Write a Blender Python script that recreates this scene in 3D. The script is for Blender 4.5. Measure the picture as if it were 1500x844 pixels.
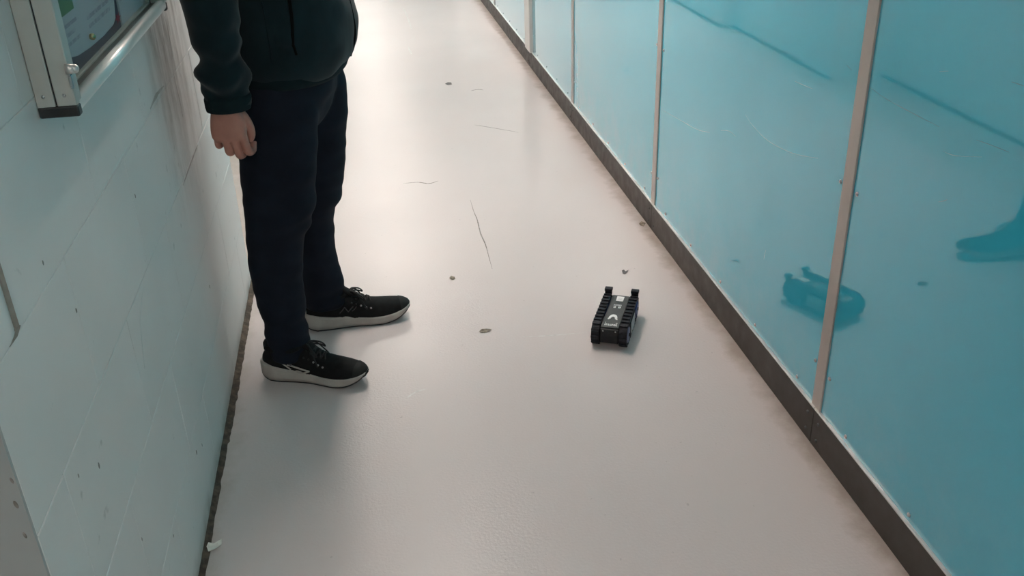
import bpy, bmesh, math, random
import numpy as np
from mathutils import Vector, Matrix, noise as mnoise

for o in list(bpy.data.objects):
    bpy.data.objects.remove(o)
scn = bpy.context.scene
COL = scn.collection
random.seed(7)

# ------------------------------------------------------------------ camera
# solved from the corridor's vanishing points; camera 1.5 m above the floor
F_PX = 1384.0
_vy = np.array([491.0 - 750, -285.0 - 422, F_PX]); _vy /= np.linalg.norm(_vy)
_vd = np.array([835.0 - 750, 3100.0 - 422, F_PX]); _vd -= _vy * np.dot(_vd, _vy); _vd /= np.linalg.norm(_vd)
_vz = -_vd
_vx = np.cross(_vy, _vz)
RW = np.stack([_vx, _vy, _vz])          # world = RW @ (right, down, forward)
CP = np.array([0.0, 0.0, 1.5])
cam_d = bpy.data.cameras.new('camera')
cam_d.sensor_fit = 'HORIZONTAL'; cam_d.sensor_width = 36.0
cam_d.lens = F_PX / 1500.0 * 36.0
cam_d.clip_start = 0.02; cam_d.clip_end = 100
cam = bpy.data.objects.new('camera', cam_d); COL.objects.link(cam)
_m = Matrix([[RW[i, 0], -RW[i, 1], -RW[i, 2], CP[i]] for i in range(3)] + [[0, 0, 0, 1]])
cam.matrix_world = _m
scn.camera = cam

def on(px, py, ax, val):
    """point of the photograph's ray that lies on the plane axis = val"""
    d = RW @ np.array([px - 750.0, py - 422.0, F_PX])
    t = (val - CP[ax]) / d[ax]
    return Vector(CP + t * d)

# ------------------------------------------------------------------ world, exposure
w = bpy.data.worlds.new('world'); scn.world = w
w.use_nodes = True
w.node_tree.nodes['Background'].inputs[0].default_value = (0.9, 0.95, 1.0, 1)
w.node_tree.nodes['Background'].inputs[1].default_value = 0.02
scn.view_settings.view_transform = 'Standard'
scn.view_settings.look = 'None'
scn.view_settings.gamma = 1.0
scn.view_settings.use_curve_mapping = False
scn.view_settings.exposure = 1.58
LAMP_STRENGTH = 35.0
LAMP_YS = [-1.6, 3.60, 7.1, 10.6, 14.1, 17.6]
LAMP_X = 0.17
CEIL = 2.55

# ------------------------------------------------------------------ helpers
def link(o, parent=None):
    COL.objects.link(o)
    if parent is not None:
        o.parent = parent
    return o

def tag(o, label=None, cat=None, group=None, kind=None):
    if label: o['label'] = label
    if cat: o['category'] = cat
    if group: o['group'] = group
    if kind: o['kind'] = kind
    return o

def empty(name, loc=(0, 0, 0), rz=0.0):
    o = bpy.data.objects.new(name, None)
    o.location = loc; o.rotation_euler = (0, 0, rz); o.empty_display_size = 0.05
    return link(o)

def mk(name, verts, faces, mat, parent=None, smooth=False):
    me = bpy.data.meshes.new(name)
    me.from_pydata([tuple(v) for v in verts], [], faces)
    me.materials.append(mat)
    if smooth:
        me.polygons.foreach_set('use_smooth', [True] * len(me.polygons))
    me.update()
    return link(bpy.data.objects.new(name, me), parent)

def from_bm(name, bm, mat, parent=None, smooth=False):
    bmesh.ops.recalc_face_normals(bm, faces=bm.faces[:])
    me = bpy.data.meshes.new(name)
    bm.to_mesh(me); bm.free()
    me.materials.append(mat)
    if smooth:
        me.polygons.foreach_set('use_smooth', [True] * len(me.polygons))
    return link(bpy.data.objects.new(name, me), parent)

def bm_box(bm, lo, hi, bevel=0.0, segs=1):
    lo = Vector(lo); hi = Vector(hi)
    r = bmesh.ops.create_cube(bm, size=1.0)
    vs = r['verts']
    for v in vs:
        v.co = Vector(((lo[i] + hi[i]) / 2 + v.co[i] * (hi[i] - lo[i])) for i in range(3))
    if bevel > 0:
        es = list({e for v in vs for e in v.link_edges})
        bmesh.ops.bevel(bm, geom=es, offset=bevel, segments=segs, affect='EDGES', profile=0.5)
    return vs

def box(name, lo, hi, mat, parent=None, bevel=0.0, segs=1):
    bm = bmesh.new(); bm_box(bm, lo, hi, bevel, segs)
    return from_bm(name, bm, mat, parent)

def bm_cyl(bm, p0, p1, r0, r1=None, n=16, cap=True):
    r1 = r0 if r1 is None else r1
    p0 = Vector(p0); p1 = Vector(p1); d = p1 - p0
    q = d.to_track_quat('Z', 'Y')
    res = bmesh.ops.create_cone(bm, cap_ends=cap, segments=n, radius1=r0, radius2=r1, depth=d.length)
    mt = Matrix.Translation((p0 + p1) / 2) @ q.to_matrix().to_4x4()
    bmesh.ops.transform(bm, matrix=mt, verts=res['verts'])
    return res['verts']

def loft(secs, n=32, cap=True, power=2.0):
    """secs: (centre, u, v) rings -> verts, faces (closed)"""
    V = []; Fc = []
    for c, u, v in secs:
        c = Vector(c); u = Vector(u); v = Vector(v)
        for k in range(n):
            a = 2 * math.pi * k / n
            ca, sa = math.cos(a), math.sin(a)
            e = 2.0 / power
            V.append(c + u * (math.copysign(abs(ca) ** e, ca)) + v * (math.copysign(abs(sa) ** e, sa)))
    m = len(secs)
    for i in range(m - 1):
        for k in range(n):
            a = i * n + k; b = i * n + (k + 1) % n
            Fc.append((a, b, b + n, a + n))
    if cap:
        V.append(Vector(secs[0][0])); c0 = len(V) - 1
        V.append(Vector(secs[-1][0])); c1 = len(V) - 1
        for k in range(n):
            Fc.append((c0, (k + 1) % n, k))
            Fc.append((c1, (m - 1) * n + k, (m - 1) * n + (k + 1) % n))
    return V, Fc

def tube(path, radii, n=8, flat=None):
    """round (or flattened) tube along a polyline"""
    path = [Vector(p) for p in path]
    if not hasattr(radii, '__len__'):
        radii = [radii] * len(path)
    secs = []
    up = None
    for i, p in enumerate(path):
        t = (path[min(i + 1, len(path) - 1)] - path[max(i - 1, 0)]).normalized()
        if up is None:
            up = Vector((0, 0, 1)) if abs(t.z) < 0.9 else Vector((0, 1, 0))
        u = t.cross(up).normalized(); v = u.cross(t).normalized(); up = v
        secs.append((p, u * radii[i], v * radii[i] * (flat or 1.0)))
    return loft(secs, n)

def smooth_path(pts, sub=6):
    pts = [Vector(p) for p in pts]
    out = []
    for i in range(len(pts) - 1):
        p0 = pts[max(i - 1, 0)]; p1 = pts[i]; p2 = pts[i + 1]; p3 = pts[min(i + 2, len(pts) - 1)]
        for k in range(sub):
            t = k / sub
            out.append(0.5 * ((2 * p1) + (p2 - p0) * t + (2 * p0 - 5 * p1 + 4 * p2 - p3) * t * t + (3 * p1 - p0 - 3 * p2 + p3) * t ** 3))
    out.append(pts[-1])
    return out

def interp_secs(secs, sub=5):
    """Catmull-Rom resample of loft sections"""
    cs = smooth_path([s[0] for s in secs], sub)
    us = smooth_path([s[1] for s in secs], sub)
    vs = smooth_path([s[2] for s in secs], sub)
    return list(zip(cs, us, vs))

def merge(*parts):
    V = []; Fc = []
    for v, f in parts:
        o = len(V); V += list(v); Fc += [tuple(i + o for i in q) for q in f]
    return V, Fc

def remesh(V, Fc, voxel, smooth_it=4, fac=0.5):
    """fuse overlapping closed shapes into one continuous surface; returns verts (np), faces"""
    me = bpy.data.meshes.new('tmp')
    me.from_pydata([tuple(v) for v in V], [], Fc)
    bm = bmesh.new(); bm.from_mesh(me)
    bmesh.ops.recalc_face_normals(bm, faces=bm.faces[:]); bm.to_mesh(me); bm.free()
    ob = bpy.data.objects.new('tmp', me); COL.objects.link(ob)
    md = ob.modifiers.new('r', 'REMESH'); md.mode = 'VOXEL'; md.voxel_size = voxel
    if smooth_it:
        ms = ob.modifiers.new('s', 'SMOOTH'); ms.iterations = smooth_it; ms.factor = fac
    dg = bpy.context.evaluated_depsgraph_get()
    m2 = bpy.data.meshes.new_from_object(ob.evaluated_get(dg), depsgraph=dg)
    bpy.data.objects.remove(ob); bpy.data.meshes.remove(me)
    return m2

def mesh_obj(name, me, mat, parent=None):
    me.name = name
    me.materials.clear(); me.materials.append(mat)
    me.polygons.foreach_set('use_smooth', [True] * len(me.polygons))
    return link(bpy.data.objects.new(name, me), parent)

def displace(me, fn):
    n = len(me.vertices)
    co = np.empty(n * 3); no = np.empty(n * 3)
    me.vertices.foreach_get('co', co); me.vertices.foreach_get('normal', no)
    co = co.reshape(-1, 3); no = no.reshape(-1, 3)
    d = fn(co)
    co = co + no * d[:, None]
    me.vertices.foreach_set('co', co.ravel()); me.update()

def vnoise(co, scale, seed=0):
    return np.array([mnoise.noise(Vector((c[0] * scale[0] + seed, c[1] * scale[1], c[2] * scale[2]))) for c in co])

# ------------------------------------------------------------------ materials
def mat(name, base, rough=0.5, metal=0.0, spec=0.5, noise=None, bump=None, coat=0.0, rough_var=None, sheen=0.0):
    """noise: (scale, other_colour, lo, hi); bump: (scale, strength, distance); rough_var: (scale, amount)"""
    m = bpy.data.materials.new(name); m.use_nodes = True
    nt = m.node_tree; b = nt.nodes['Principled BSDF']
    b.inputs['Base Color'].default_value = (*base, 1)
    b.inputs['Roughness'].default_value = rough
    b.inputs['Metallic'].default_value = metal
    b.inputs['Specular IOR Level'].default_value = spec
    b.inputs['Coat Weight'].default_value = coat
    b.inputs['Sheen Weight'].default_value = sheen
    tc = nt.nodes.new('ShaderNodeTexCoord')
    geo = nt.nodes.new('ShaderNodeNewGeometry')
    def ntex(scale, det=4):
        t = nt.nodes.new('ShaderNodeTexNoise'); t.inputs['Scale'].default_value = scale
        t.inputs['Detail'].default_value = det
        nt.links.new(geo.outputs['Position'], t.inputs['Vector'])
        return t
    if noise:
        t = ntex(noise[0])
        r = nt.nodes.new('ShaderNodeValToRGB')
        r.color_ramp.elements[0].position = noise[2]; r.color_ramp.elements[1].position = noise[3]
        r.color_ramp.elements[0].color = (*base, 1); r.color_ramp.elements[1].color = (*noise[1], 1)
        nt.links.new(t.outputs['Fac'], r.inputs['Fac'])
        nt.links.new(r.outputs['Color'], b.inputs['Base Color'])
    if bump:
        t = ntex(bump[0], 3)
        bp = nt.nodes.new('ShaderNodeBump'); bp.inputs['Strength'].default_value = bump[1]
        bp.inputs['Distance'].default_value = bump[2]
        nt.links.new(t.outputs['Fac'], bp.inputs['Height'])
        nt.links.new(bp.outputs['Normal'], b.inputs['Normal'])
    if rough_var:
        t = ntex(rough_var[0], 5)
        mr = nt.nodes.new('ShaderNodeMapRange')
        mr.inputs['From Min'].default_value = 0.3; mr.inputs['From Max'].default_value = 0.7
        mr.inputs['To Min'].default_value = rough - rough_var[1]; mr.inputs['To Max'].default_value = rough + rough_var[1]
        nt.links.new(t.outputs['Fac'], mr.inputs['Value'])
        nt.links.new(mr.outputs['Result'], b.inputs['Roughness'])
    return m

def nodes_of(m):
    return m.node_tree, m.node_tree.nodes['Principled BSDF']

def mixcol(nt, fac, a, b):
    n = nt.nodes.new('ShaderNodeMix'); n.data_type = 'RGBA'
    for s, v in ((n.inputs[0], fac), (n.inputs[6], a), (n.inputs[7], b)):
        if isinstance(v, bpy.types.NodeSocket): nt.links.new(v, s)
        elif isinstance(v, (int, float)): s.default_value = v
        else: s.default_value = (*v, 1)
    return n.outputs[2]

def math_n(nt, op, a, b=None, clamp=False):
    n = nt.nodes.new('ShaderNodeMath'); n.operation = op; n.use_clamp = clamp
    for i, v in enumerate((a, b)):
        if v is None: continue
        if isinstance(v, bpy.types.NodeSocket): nt.links.new(v, n.inputs[i])
        else: n.inputs[i].default_value = v
    return n.outputs[0]

def noise_n(nt, scale, det=4, vec=None, rough=0.5):
    t = nt.nodes.new('ShaderNodeTexNoise'); t.inputs['Scale'].default_value = scale
    t.inputs['Detail'].default_value = det; t.inputs['Roughness'].default_value = rough
    if vec is None:
        g = nt.nodes.new('ShaderNodeNewGeometry'); vec = g.outputs['Position']
    nt.links.new(vec, t.inputs['Vector'])
    return t.outputs['Fac']

def maprange(nt, v, a, b, c=0.0, d=1.0):
    n = nt.nodes.new('ShaderNodeMapRange'); n.clamp = True
    nt.links.new(v, n.inputs['Value'])
    for k, x in zip(('From Min', 'From Max', 'To Min', 'To Max'), (a, b, c, d)): n.inputs[k].default_value = x
    return n.outputs['Result']

# painted concrete floor: glossy pale grey paint, grime along the walls, orange-peel relief
M_FLOOR = mat('floor_paint', (0.50, 0.465, 0.445), 0.30, spec=0.28)
nt, b = nodes_of(M_FLOOR)
g = nt.nodes.new('ShaderNodeNewGeometry'); sp = nt.nodes.new('ShaderNodeSeparateXYZ')
nt.links.new(g.outputs['Position'], sp.inputs[0])
big = noise_n(nt, 1.3, 5)
col = mixcol(nt, maprange(nt, big, 0.3, 0.75), (0.56, 0.495, 0.482), (0.53, 0.47, 0.458))
edge_n = noise_n(nt, 9, 6, rough=0.65)
dr = math_n(nt, 'ADD', maprange(nt, sp.outputs['X'], 0.965, 1.05), math_n(nt, 'MULTIPLY', math_n(nt, 'SUBTRACT', edge_n, 0.5), 1.6))
col = mixcol(nt, math_n(nt, 'MULTIPLY', maprange(nt, dr, 0.3, 0.95), 0.75), col, (0.27, 0.215, 0.175))
dl = math_n(nt, 'ADD', maprange(nt, sp.outputs['X'], -0.36, -0.47), math_n(nt, 'MULTIPLY', math_n(nt, 'SUBTRACT', edge_n, 0.5), 1.4))
col = mixcol(nt, math_n(nt, 'MULTIPLY', maprange(nt, dl, 0.5, 1.0), 0.55), col, (0.33, 0.28, 0.23))
spk = noise_n(nt, 60, 2)
col = mixcol(nt, math_n(nt, 'MULTIPLY', maprange(nt, spk, 0.73, 0.78), 0.35), col, (0.2, 0.17, 0.15))
nt.links.new(col, b.inputs['Base Color'])
wear = noise_n(nt, 2.2, 4)
nt.links.new(maprange(nt, wear, 0.25, 0.75, 0.30, 0.38), b.inputs['Roughness'])
bp = nt.nodes.new('ShaderNodeBump'); bp.inputs['Distance'].default_value = 0.0018
nt.links.new(maprange(nt, noise_n(nt, 1.7, 2), 0.3, 0.75, 0.18, 0.5), bp.inputs['Strength'])
nt.links.new(noise_n(nt, 140, 3), bp.inputs['Height'])
nt.links.new(bp.outputs['Normal'], b.inputs['Normal'])

# cyan gloss panel
M_PANEL = mat('cyan_gloss_panel', (0.03, 0.40, 0.50), 0.07, spec=0.5, coat=0.9)
nt, b = nodes_of(M_PANEL)
b.inputs['Coat Roughness'].default_value = 0.02; b.inputs['Coat IOR'].default_value = 1.6
c = mixcol(nt, maprange(nt, noise_n(nt, 2.0, 4), 0.3, 0.7), (0.045, 0.445, 0.595), (0.040, 0.42, 0.565))
g = nt.nodes.new('ShaderNodeNewGeometry'); sp = nt.nodes.new('ShaderNodeSeparateXYZ')
nt.links.new(g.outputs['Position'], sp.inputs[0])
dust = math_n(nt, 'MULTIPLY', maprange(nt, sp.outputs['Z'], 0.42, 0.10), maprange(nt, noise_n(nt, 6, 6, rough=0.7), 0.42, 0.72))
c = mixcol(nt, math_n(nt, 'MULTIPLY', dust, 0.12), c, (0.42, 0.50, 0.52))
nt.links.new(c, b.inputs['Base Color'])
nt.links.new(maprange(nt, noise_n(nt, 3.0, 5), 0.3, 0.75, 0.03, 0.065), b.inputs['Roughness'])
bp = nt.nodes.new('ShaderNodeBump'); bp.inputs['Distance'].default_value = 0.003; bp.inputs['Strength'].default_value = 0.04
nt.links.new(noise_n(nt, 3.5, 2), bp.inputs['Height'])
nt.links.new(bp.outputs['Normal'], b.inputs['Normal'])

# painted blockwork, with scuffs in the area people lean on
M_BLOCK = mat('painted_block', (0.58, 0.59, 0.57), 0.45)
nt, b = nodes_of(M_BLOCK)
g = nt.nodes.new('ShaderNodeNewGeometry'); sp = nt.nodes.new('ShaderNodeSeparateXYZ')
nt.links.new(g.outputs['Position'], sp.inputs[0])
c = mixcol(nt, maprange(nt, noise_n(nt, 3, 5), 0.3, 0.7), (0.68, 0.66, 0.635), (0.62, 0.605, 0.58))
st = nt.nodes.new('ShaderNodeMapping'); st.inputs['Scale'].default_value = (1, 7, 2.2)
nt.links.new(g.outputs['Position'], st.inputs['Vector'])
sc = noise_n(nt, 2.6, 7, st.outputs['Vector'], 0.7)
win = math_n(nt, 'MULTIPLY', maprange(nt, sp.outputs['Y'], 2.15, 2.3), maprange(nt, sp.outputs['Y'], 2.75, 2.6))
win = math_n(nt, 'MULTIPLY', win, maprange(nt, sp.outputs['Z'], 0.55, 0.95))
c = mixcol(nt, math_n(nt, 'MULTIPLY', math_n(nt, 'MULTIPLY', win, maprange(nt, sc, 0.38, 0.62)), 0.85), c, (0.22, 0.19, 0.165))
spt = noise_n(nt, 22, 3)
c = mixcol(nt, math_n(nt, 'MULTIPLY', maprange(nt, spt, 0.70, 0.76), 0.5), c, (0.28, 0.27, 0.25))
low = math_n(nt, 'MULTIPLY', maprange(nt, sp.outputs['Z'], 0.06, 0.0), maprange(nt, noise_n(nt, 14, 5), 0.3, 0.6))
c = mixcol(nt, math_n(nt, 'MULTIPLY', low, 0.7), c, (0.2, 0.16, 0.13))
nt.links.new(c, b.inputs['Base Color'])
bp = nt.nodes.new('ShaderNodeBump'); bp.inputs['Distance'].default_value = 0.003; bp.inputs['Strength'].default_value = 0.15
nt.links.new(noise_n(nt, 45, 4), bp.inputs['Height'])
nt.links.new(bp.outputs['Normal'], b.inputs['Normal'])

M_MORTAR = mat('painted_mortar', (0.62, 0.62, 0.60), 0.6, noise=(8, (0.50, 0.50, 0.48), 0.4, 0.7))
M_GROOVE = mat('open_joint', (0.25, 0.235, 0.21), 0.8, noise=(30, (0.18, 0.17, 0.15), 0.4, 0.6))
M_JAMB = mat('shaded_reveal_paint', (0.40, 0.40, 0.39), 0.5, noise=(5, (0.35, 0.35, 0.34), 0.3, 0.7))  # wall paint greyed down: shade on the camera-facing pier end put into the colour
M_WHITE = mat('white_wall_paint', (0.74, 0.735, 0.715), 0.5, noise=(2, (0.69, 0.685, 0.665), 0.3, 0.7), bump=(40, 0.1, 0.002))
M_CEIL = mat('ceiling_paint', (0.72, 0.72, 0.70), 0.7, noise=(2, (0.66, 0.66, 0.65), 0.3, 0.7))
M_DOOR = mat('door_grey', (0.36, 0.37, 0.37), 0.4, noise=(3, (0.31, 0.32, 0.32), 0.3, 0.7))
M_KICK = mat('kick_plate_metal', (0.050, 0.041, 0.037), 0.5, metal=0.1, spec=0.3, noise=(5, (0.075, 0.062, 0.056), 0.35, 0.7), rough_var=(20, 0.1))
M_ALU = mat('aluminium_strip', (0.46, 0.41, 0.38), 0.38, metal=0.5, noise=(5, (0.40, 0.35, 0.32), 0.35, 0.75), rough_var=(30, 0.08))
M_TRIM = mat('bright_trim', (0.60, 0.57, 0.55), 0.36, metal=0.6, rough_var=(25, 0.06))
M_SCREW = mat('screw_metal', (0.45, 0.46, 0.47), 0.3, metal=0.9, rough_var=(90, 0.08))
M_SLOT = mat('screw_recess', (0.05, 0.05, 0.05), 0.6, noise=(50, (0.08, 0.08, 0.08), 0.4, 0.6))
M_COVER = mat('pale_cover_post', (0.62, 0.58, 0.55), 0.4, noise=(4, (0.56, 0.52, 0.5), 0.3, 0.7))
M_SCR_L = mat('scratch_pale', (0.10, 0.48, 0.56), 0.35, noise=(30, (0.06, 0.43, 0.52), 0.4, 0.6))
M_SCR_D = mat('scratch_dark', (0.02, 0.24, 0.31), 0.4, noise=(30, (0.02, 0.3, 0.38), 0.4, 0.6))
M_CRACK = mat('floor_crack', (0.16, 0.14, 0.12), 0.8, noise=(60, (0.28, 0.25, 0.23), 0.4, 0.6))
M_PALEMARK = mat('floor_scuff', (0.62, 0.60, 0.58), 0.45, noise=(60, (0.5, 0.47, 0.45), 0.4, 0.6))
M_GRIME = mat('floor_grime', (0.045, 0.032, 0.024), 0.9, noise=(45, (0.12, 0.09, 0.065), 0.4, 0.66), bump=(120, 0.8, 0.004))
M_LAMPBODY = mat('lamp_enamel', (0.75, 0.75, 0.74), 0.35, noise=(4, (0.7, 0.7, 0.69), 0.3, 0.7))

def emit(name, colr, s):
    m = bpy.data.materials.new(name); m.use_nodes = True
    b_ = m.node_tree.nodes['Principled BSDF']
    b_.inputs['Base Color'].default_value = (0.8, 0.8, 0.8, 1)
    b_.inputs['Emission Color'].default_value = (*colr, 1)
    b_.inputs['Emission Strength'].default_value = s
    return m
M_TUBE = emit('lamp_diffuser', (1.0, 0.895, 0.815), LAMP_STRENGTH)

# ------------------------------------------------------------------ the corridor
XL = -0.465       # face of the near left wall
XP = 1.054        # face of the cyan panels
XK = 1.047        # face of the kick plate
Y0, Y1 = -3.0, 20.0

def struct(o):
    o['kind'] = 'structure'; return o

floor = struct(box('floor', (-1.25, Y0 - 0.1, -0.08), (1.20, Y1 + 0.1, 0.0), M_FLOOR))
ceiling = struct(box('ceiling', (-1.25, Y0 - 0.1, CEIL), (1.20, Y1 + 0.1, CEIL + 0.08), M_CEIL))
struct(box('wall_end', (-1.25, Y1, 0.0), (1.20, Y1 + 0.1, CEIL), M_WHITE))
struct(box('wall_back', (-1.25, Y0 - 0.1, 0.0), (1.20, Y0, CEIL), M_WHITE))

# left wall: near pier of painted blocks between two recesses
YA, YB = 1.011, 3.12
wl = struct(box('wall_left', (-1.05, YA + 0.002, 0.0), (XL - 0.0018, YB - 0.002, CEIL), M_MORTAR))
COURSE = 0.2285
JT = 0.0014
bi = 0
meshes = {}
zc = 0.0
row = 0
while zc < CEIL - 0.01:
    z1 = min(zc + COURSE, CEIL)
    off = 1.14 if row % 2 == 0 else 1.365
    ys = [YA]
    y = off
    while y < YB - 0.05:
        if y > YA + 0.05: ys.append(y)
        y += 0.45
    ys.append(YB)
    for a, c2 in zip(ys[:-1], ys[1:]):
        ga = 0.0 if a == YA else JT / 2
        gb = 0.0 if c2 == YB else JT / 2
        if row == 4 and abs(a - 1.14) < 1e-6: ga = 0.003
        if row == 4 and abs(c2 - 1.14) < 1e-6: gb = 0.013
        L = (c2 - gb) - (a + ga)
        H = z1 - zc - JT
        key = (round(L, 4), round(H, 4))
        if key not in meshes:
            bm = bmesh.new()
            bm_box(bm, (-0.09, 0, 0), (0, L, H), 0.0009, 1)
            bmesh.ops.recalc_face_normals(bm, faces=bm.faces[:])
            me = bpy.data.meshes.new('block'); bm.to_mesh(me); bm.free(); me.materials.append(M_BLOCK)
            meshes[key] = me
        o = bpy.data.objects.new('block', meshes[key]); link(o, wl)
        o.location = (XL - random.uniform(0.0, 0.0006), a + ga, zc + JT / 2)
    zc = z1; row += 1
# the open vertical joint ends in a chipped corner
gv, gf = merge(tube([(XL - 0.003, 1.133, 1.142), (XL - 0.003, 1.133, 0.925)], 0.0075, 6, 0.4),
               tube([(XL - 0.0015, 1.137, 0.924), (XL - 0.0015, 1.122, 0.9165), (XL - 0.001, 1.100, 0.9145)], [0.006, 0.0045, 0.001], 6, 0.5))
mk('open_joint', gv, gf, M_GROOVE, wl)
# faces of the pier towards the recesses
rev = box('reveal', (-1.05, YA - 0.006, 0.0), (XL - 0.001, YA + 0.001, CEIL), M_JAMB, wl)
box('reveal', (-1.05, YB - 0.001, 0.0), (XL - 0.001, YB + 0.006, CEIL), M_WHITE, wl)
# dark knocks on the reveal
for (px, py, r) in ((17, 705, 0.0028), (23, 740, 0.0036), (36, 785, 0.003)):
    p = on(px, py, 1, YA - 0.007)
    vv, ff = loft([((p.x, p.y + 0.0008, p.z), (r * 0.6, 0, 0.5 * r), (-r * 0.4, 0, r * 1.7)), ((p.x, p.y, p.z), (r * 0.35, 0, 0.3 * r), (-r * 0.3, 0, r * 1.2))], 10)
    mk('paint_chip', vv, ff, M_CRACK, rev)

# chips and marks on the near pier
def wall_mark(px, py, ry, rz, m, name='paint_chip'):
    p = on(px, py, 0, XL)
    vv, ff = loft([((XL - 0.0005, p.y, p.z), (0, ry, 0), (0, 0, rz)), ((XL + 0.0006, p.y, p.z), (0, ry * 0.6, 0), (0, 0.2 * ry, rz * 0.7))], 8)
    mk(name, vv, ff, m, wl)
for (px, py, s) in ((145, 682, 0.0045), (115, 697, 0.003), (288, 663, 0.005), (296, 652, 0.0035), (208, 790, 0.003), (254, 785, 0.0035), (307, 420, 0.004),
                    (198, 287, 0.0035), (112, 455, 0.003), (63, 385, 0.003)):
    wall_mark(px, py, s * 0.7, s * 1.5, M_GROOVE)

def surf_line(name, pts, wdt, m, parent, ax, val, lift=0.0006, taper=True):
    """thin flattened line lying on a wall or floor plane through photographed points"""
    P = []
    for p in pts:
        q = on(p[0], p[1], ax, val); P.append(q)
    P = smooth_path(P, 5)
    n = len(P)
    nrm = Vector((0, 0, 0)); nrm[ax] = (-1 if ax == 0 and val > 0 else 1)
    secs = []
    for i, p in enumerate(P):
        t = (P[min(i + 1, n - 1)] - P[max(i - 1, 0)]).normalized()
        s = nrm.cross(t).normalized()
        ww = wdt * (0.25 + 0.75 * math.sin(math.pi * min(max(i / (n - 1), 0.04), 0.96))) if taper else wdt
        ww *= random.uniform(0.75, 1.25)
        secs.append((p, s * ww, nrm * lift))
    v, f = loft(secs, 6)
    return mk(name, v, f, m, parent)

M_SCUFFL = mat('wall_scuff_pale', (0.66, 0.68, 0.66), 0.5, noise=(25, (0.60, 0.61, 0.59), 0.4, 0.6))
M_SCUFFD = mat('wall_scuff_dark', (0.36, 0.33, 0.30), 0.7, noise=(30, (0.46, 0.43, 0.41), 0.4, 0.6))
surf_line('scuff', [(208, 420), (180, 480), (150, 560), (128, 606)], 0.0022, M_SCUFFL, wl, 0, XL, 0.0003)
surf_line('scuff', [(188, 212), (165, 252), (140, 296)], 0.0022, M_SCUFFL, wl, 0, XL, 0.0003)
surf_line('scuff', [(210, 420), (206, 470), (212, 540)], 0.0018, M_SCUFFL, wl, 0, XL, 0.0003)
surf_line('crack', [(241, 24), (249, 60), (252, 92), (258, 125), (264, 150), (268, 172)], 0.0016, M_SCUFFD, wl, 0, XL, 0.0004)
surf_line('scuff', [(240, 126), (229, 140), (220, 160)], 0.005, M_SCUFFD, wl, 0, XL, 0.0003)
surf_line('scuff', [(290, 212), (280, 238), (268, 272)], 0.004, M_SCUFFD, wl, 0, XL, 0.0003)

# recess on the camera's side of the pier, with a plain door
struct(box('wall_left_recess_near', (-1.15, -0.05, 0.0), (-1.05, YA + 0.06, CEIL), M_WHITE))
d1 = struct(box('door_1', (-1.05, 0.05, 0.0), (-1.01, 0.93, 2.04), M_DOOR, None, 0.003))
hv = bmesh.new(); bm_cyl(hv, (-1.01, 0.13, 1.02), (-0.965, 0.13, 1.02), 0.009); bm_cyl(hv, (-0.968, 0.13, 1.02), (-0.968, 0.25, 1.02), 0.008)
from_bm('door_handle', hv, M_SCREW, d1, True)
struct(box('wall_left_near', (-1.05, Y0, 0.0), (XL, -0.05, CEIL), M_WHITE))
# recess beyond the person, then the wall steps forward twice
struct(box('wall_left_recess_far', (-1.02, YB + 0.006, 0.0), (-0.90, 5.07, CEIL), M_WHITE))
struct(box('wall_left_far', (-1.02, 5.07, 0.0), (-0.570, 6.56, CEIL), M_WHITE))
struct(box('wall_left_end', (-1.02, 6.56, 0.0), (-0.475, Y1, CEIL), M_WHITE))

# right wall: backing, cyan panels, cover strips, kick plate
wr = struct(box('wall_right', (XP + 0.006, Y0, 0.0), (1.16, Y1, CEIL), M_WHITE))
JY = [-2.355, -0.955, 0.445, 1.845, 3.248, 4.651]
STEP = 1.40
POST = (5.775, 5.972)
edges = [(Y0, -2.355), (-2.355, -0.955), (-0.955, 0.445), (0.445, 1.845), (1.845, 3.248), (3.248, 4.651), (4.651, POST[0])]
y = POST[1]
joints_far = []
while y < Y1 - 0.2:
    e = min(y + STEP, Y1); edges.append((y, e)); 
    if e < Y1 - 0.2: joints_far.append(e)
    y = e
ZP0, ZP1 = 0.100, 2.20
bm = bmesh.new(); bmesh.ops.create_uvsphere(bm, u_segments=10, v_segments=6, radius=0.0052)
for v in bm.verts: v.co.x *= 0.62
me_screw = bpy.data.meshes.new('screw'); bm.to_mesh(me_screw); bm.free(); me_screw.materials.append(M_SCREW)
me_screw.polygons.foreach_set('use_smooth', [True] * len(me_screw.polygons))
me_screw_d = me_screw.copy(); me_screw_d.materials.clear(); me_screw_d.materials.append(M_SLOT)
panels = []
for (a, e) in edges:
    p = box('panel', (XP, a + 0.002, ZP0), (XP + 0.006, e - 0.002, ZP1), M_PANEL, wr, 0.0008)
    panels.append((a, e, p))
    if e < 0.2 or a > 9: continue
    spots = []
    for zz in (0.22, 0.70, 1.18, 1.66, 2.10):
        spots += [(a + 0.038, zz + random.uniform(-.006, .006)), (e - 0.040, zz + random.uniform(-.006, .006))]
    k = 1
    yy = e - 0.15
    while yy > a + 0.1:
        spots.append((yy, 0.124)); yy -= 0.283
    for (yy, zz) in spots:
        o = link(bpy.data.objects.new('screw', me_screw), p); o.location = (XP - 0.0008, yy, zz)
for y in JY + joints_far:
    box('cover_strip', (XP - 0.0045, y - 0.0225, ZP0 + 0.003), (XP + 0.001, y + 0.0225, ZP1), M_ALU, wr, 0.0012)
cp = box('cover_post', (XP - 0.020, POST[0], ZP0 + 0.003), (XP + 0.004, POST[1] - 0.03, ZP1), M_COVER, wr, 0.003)
box('cover_post_edge', (XP - 0.012, POST[1] - 0.030, ZP0 + 0.003), (XP + 0.004, POST[1] - 0.004, ZP1), M_KICK, wr, 0.001)
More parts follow.
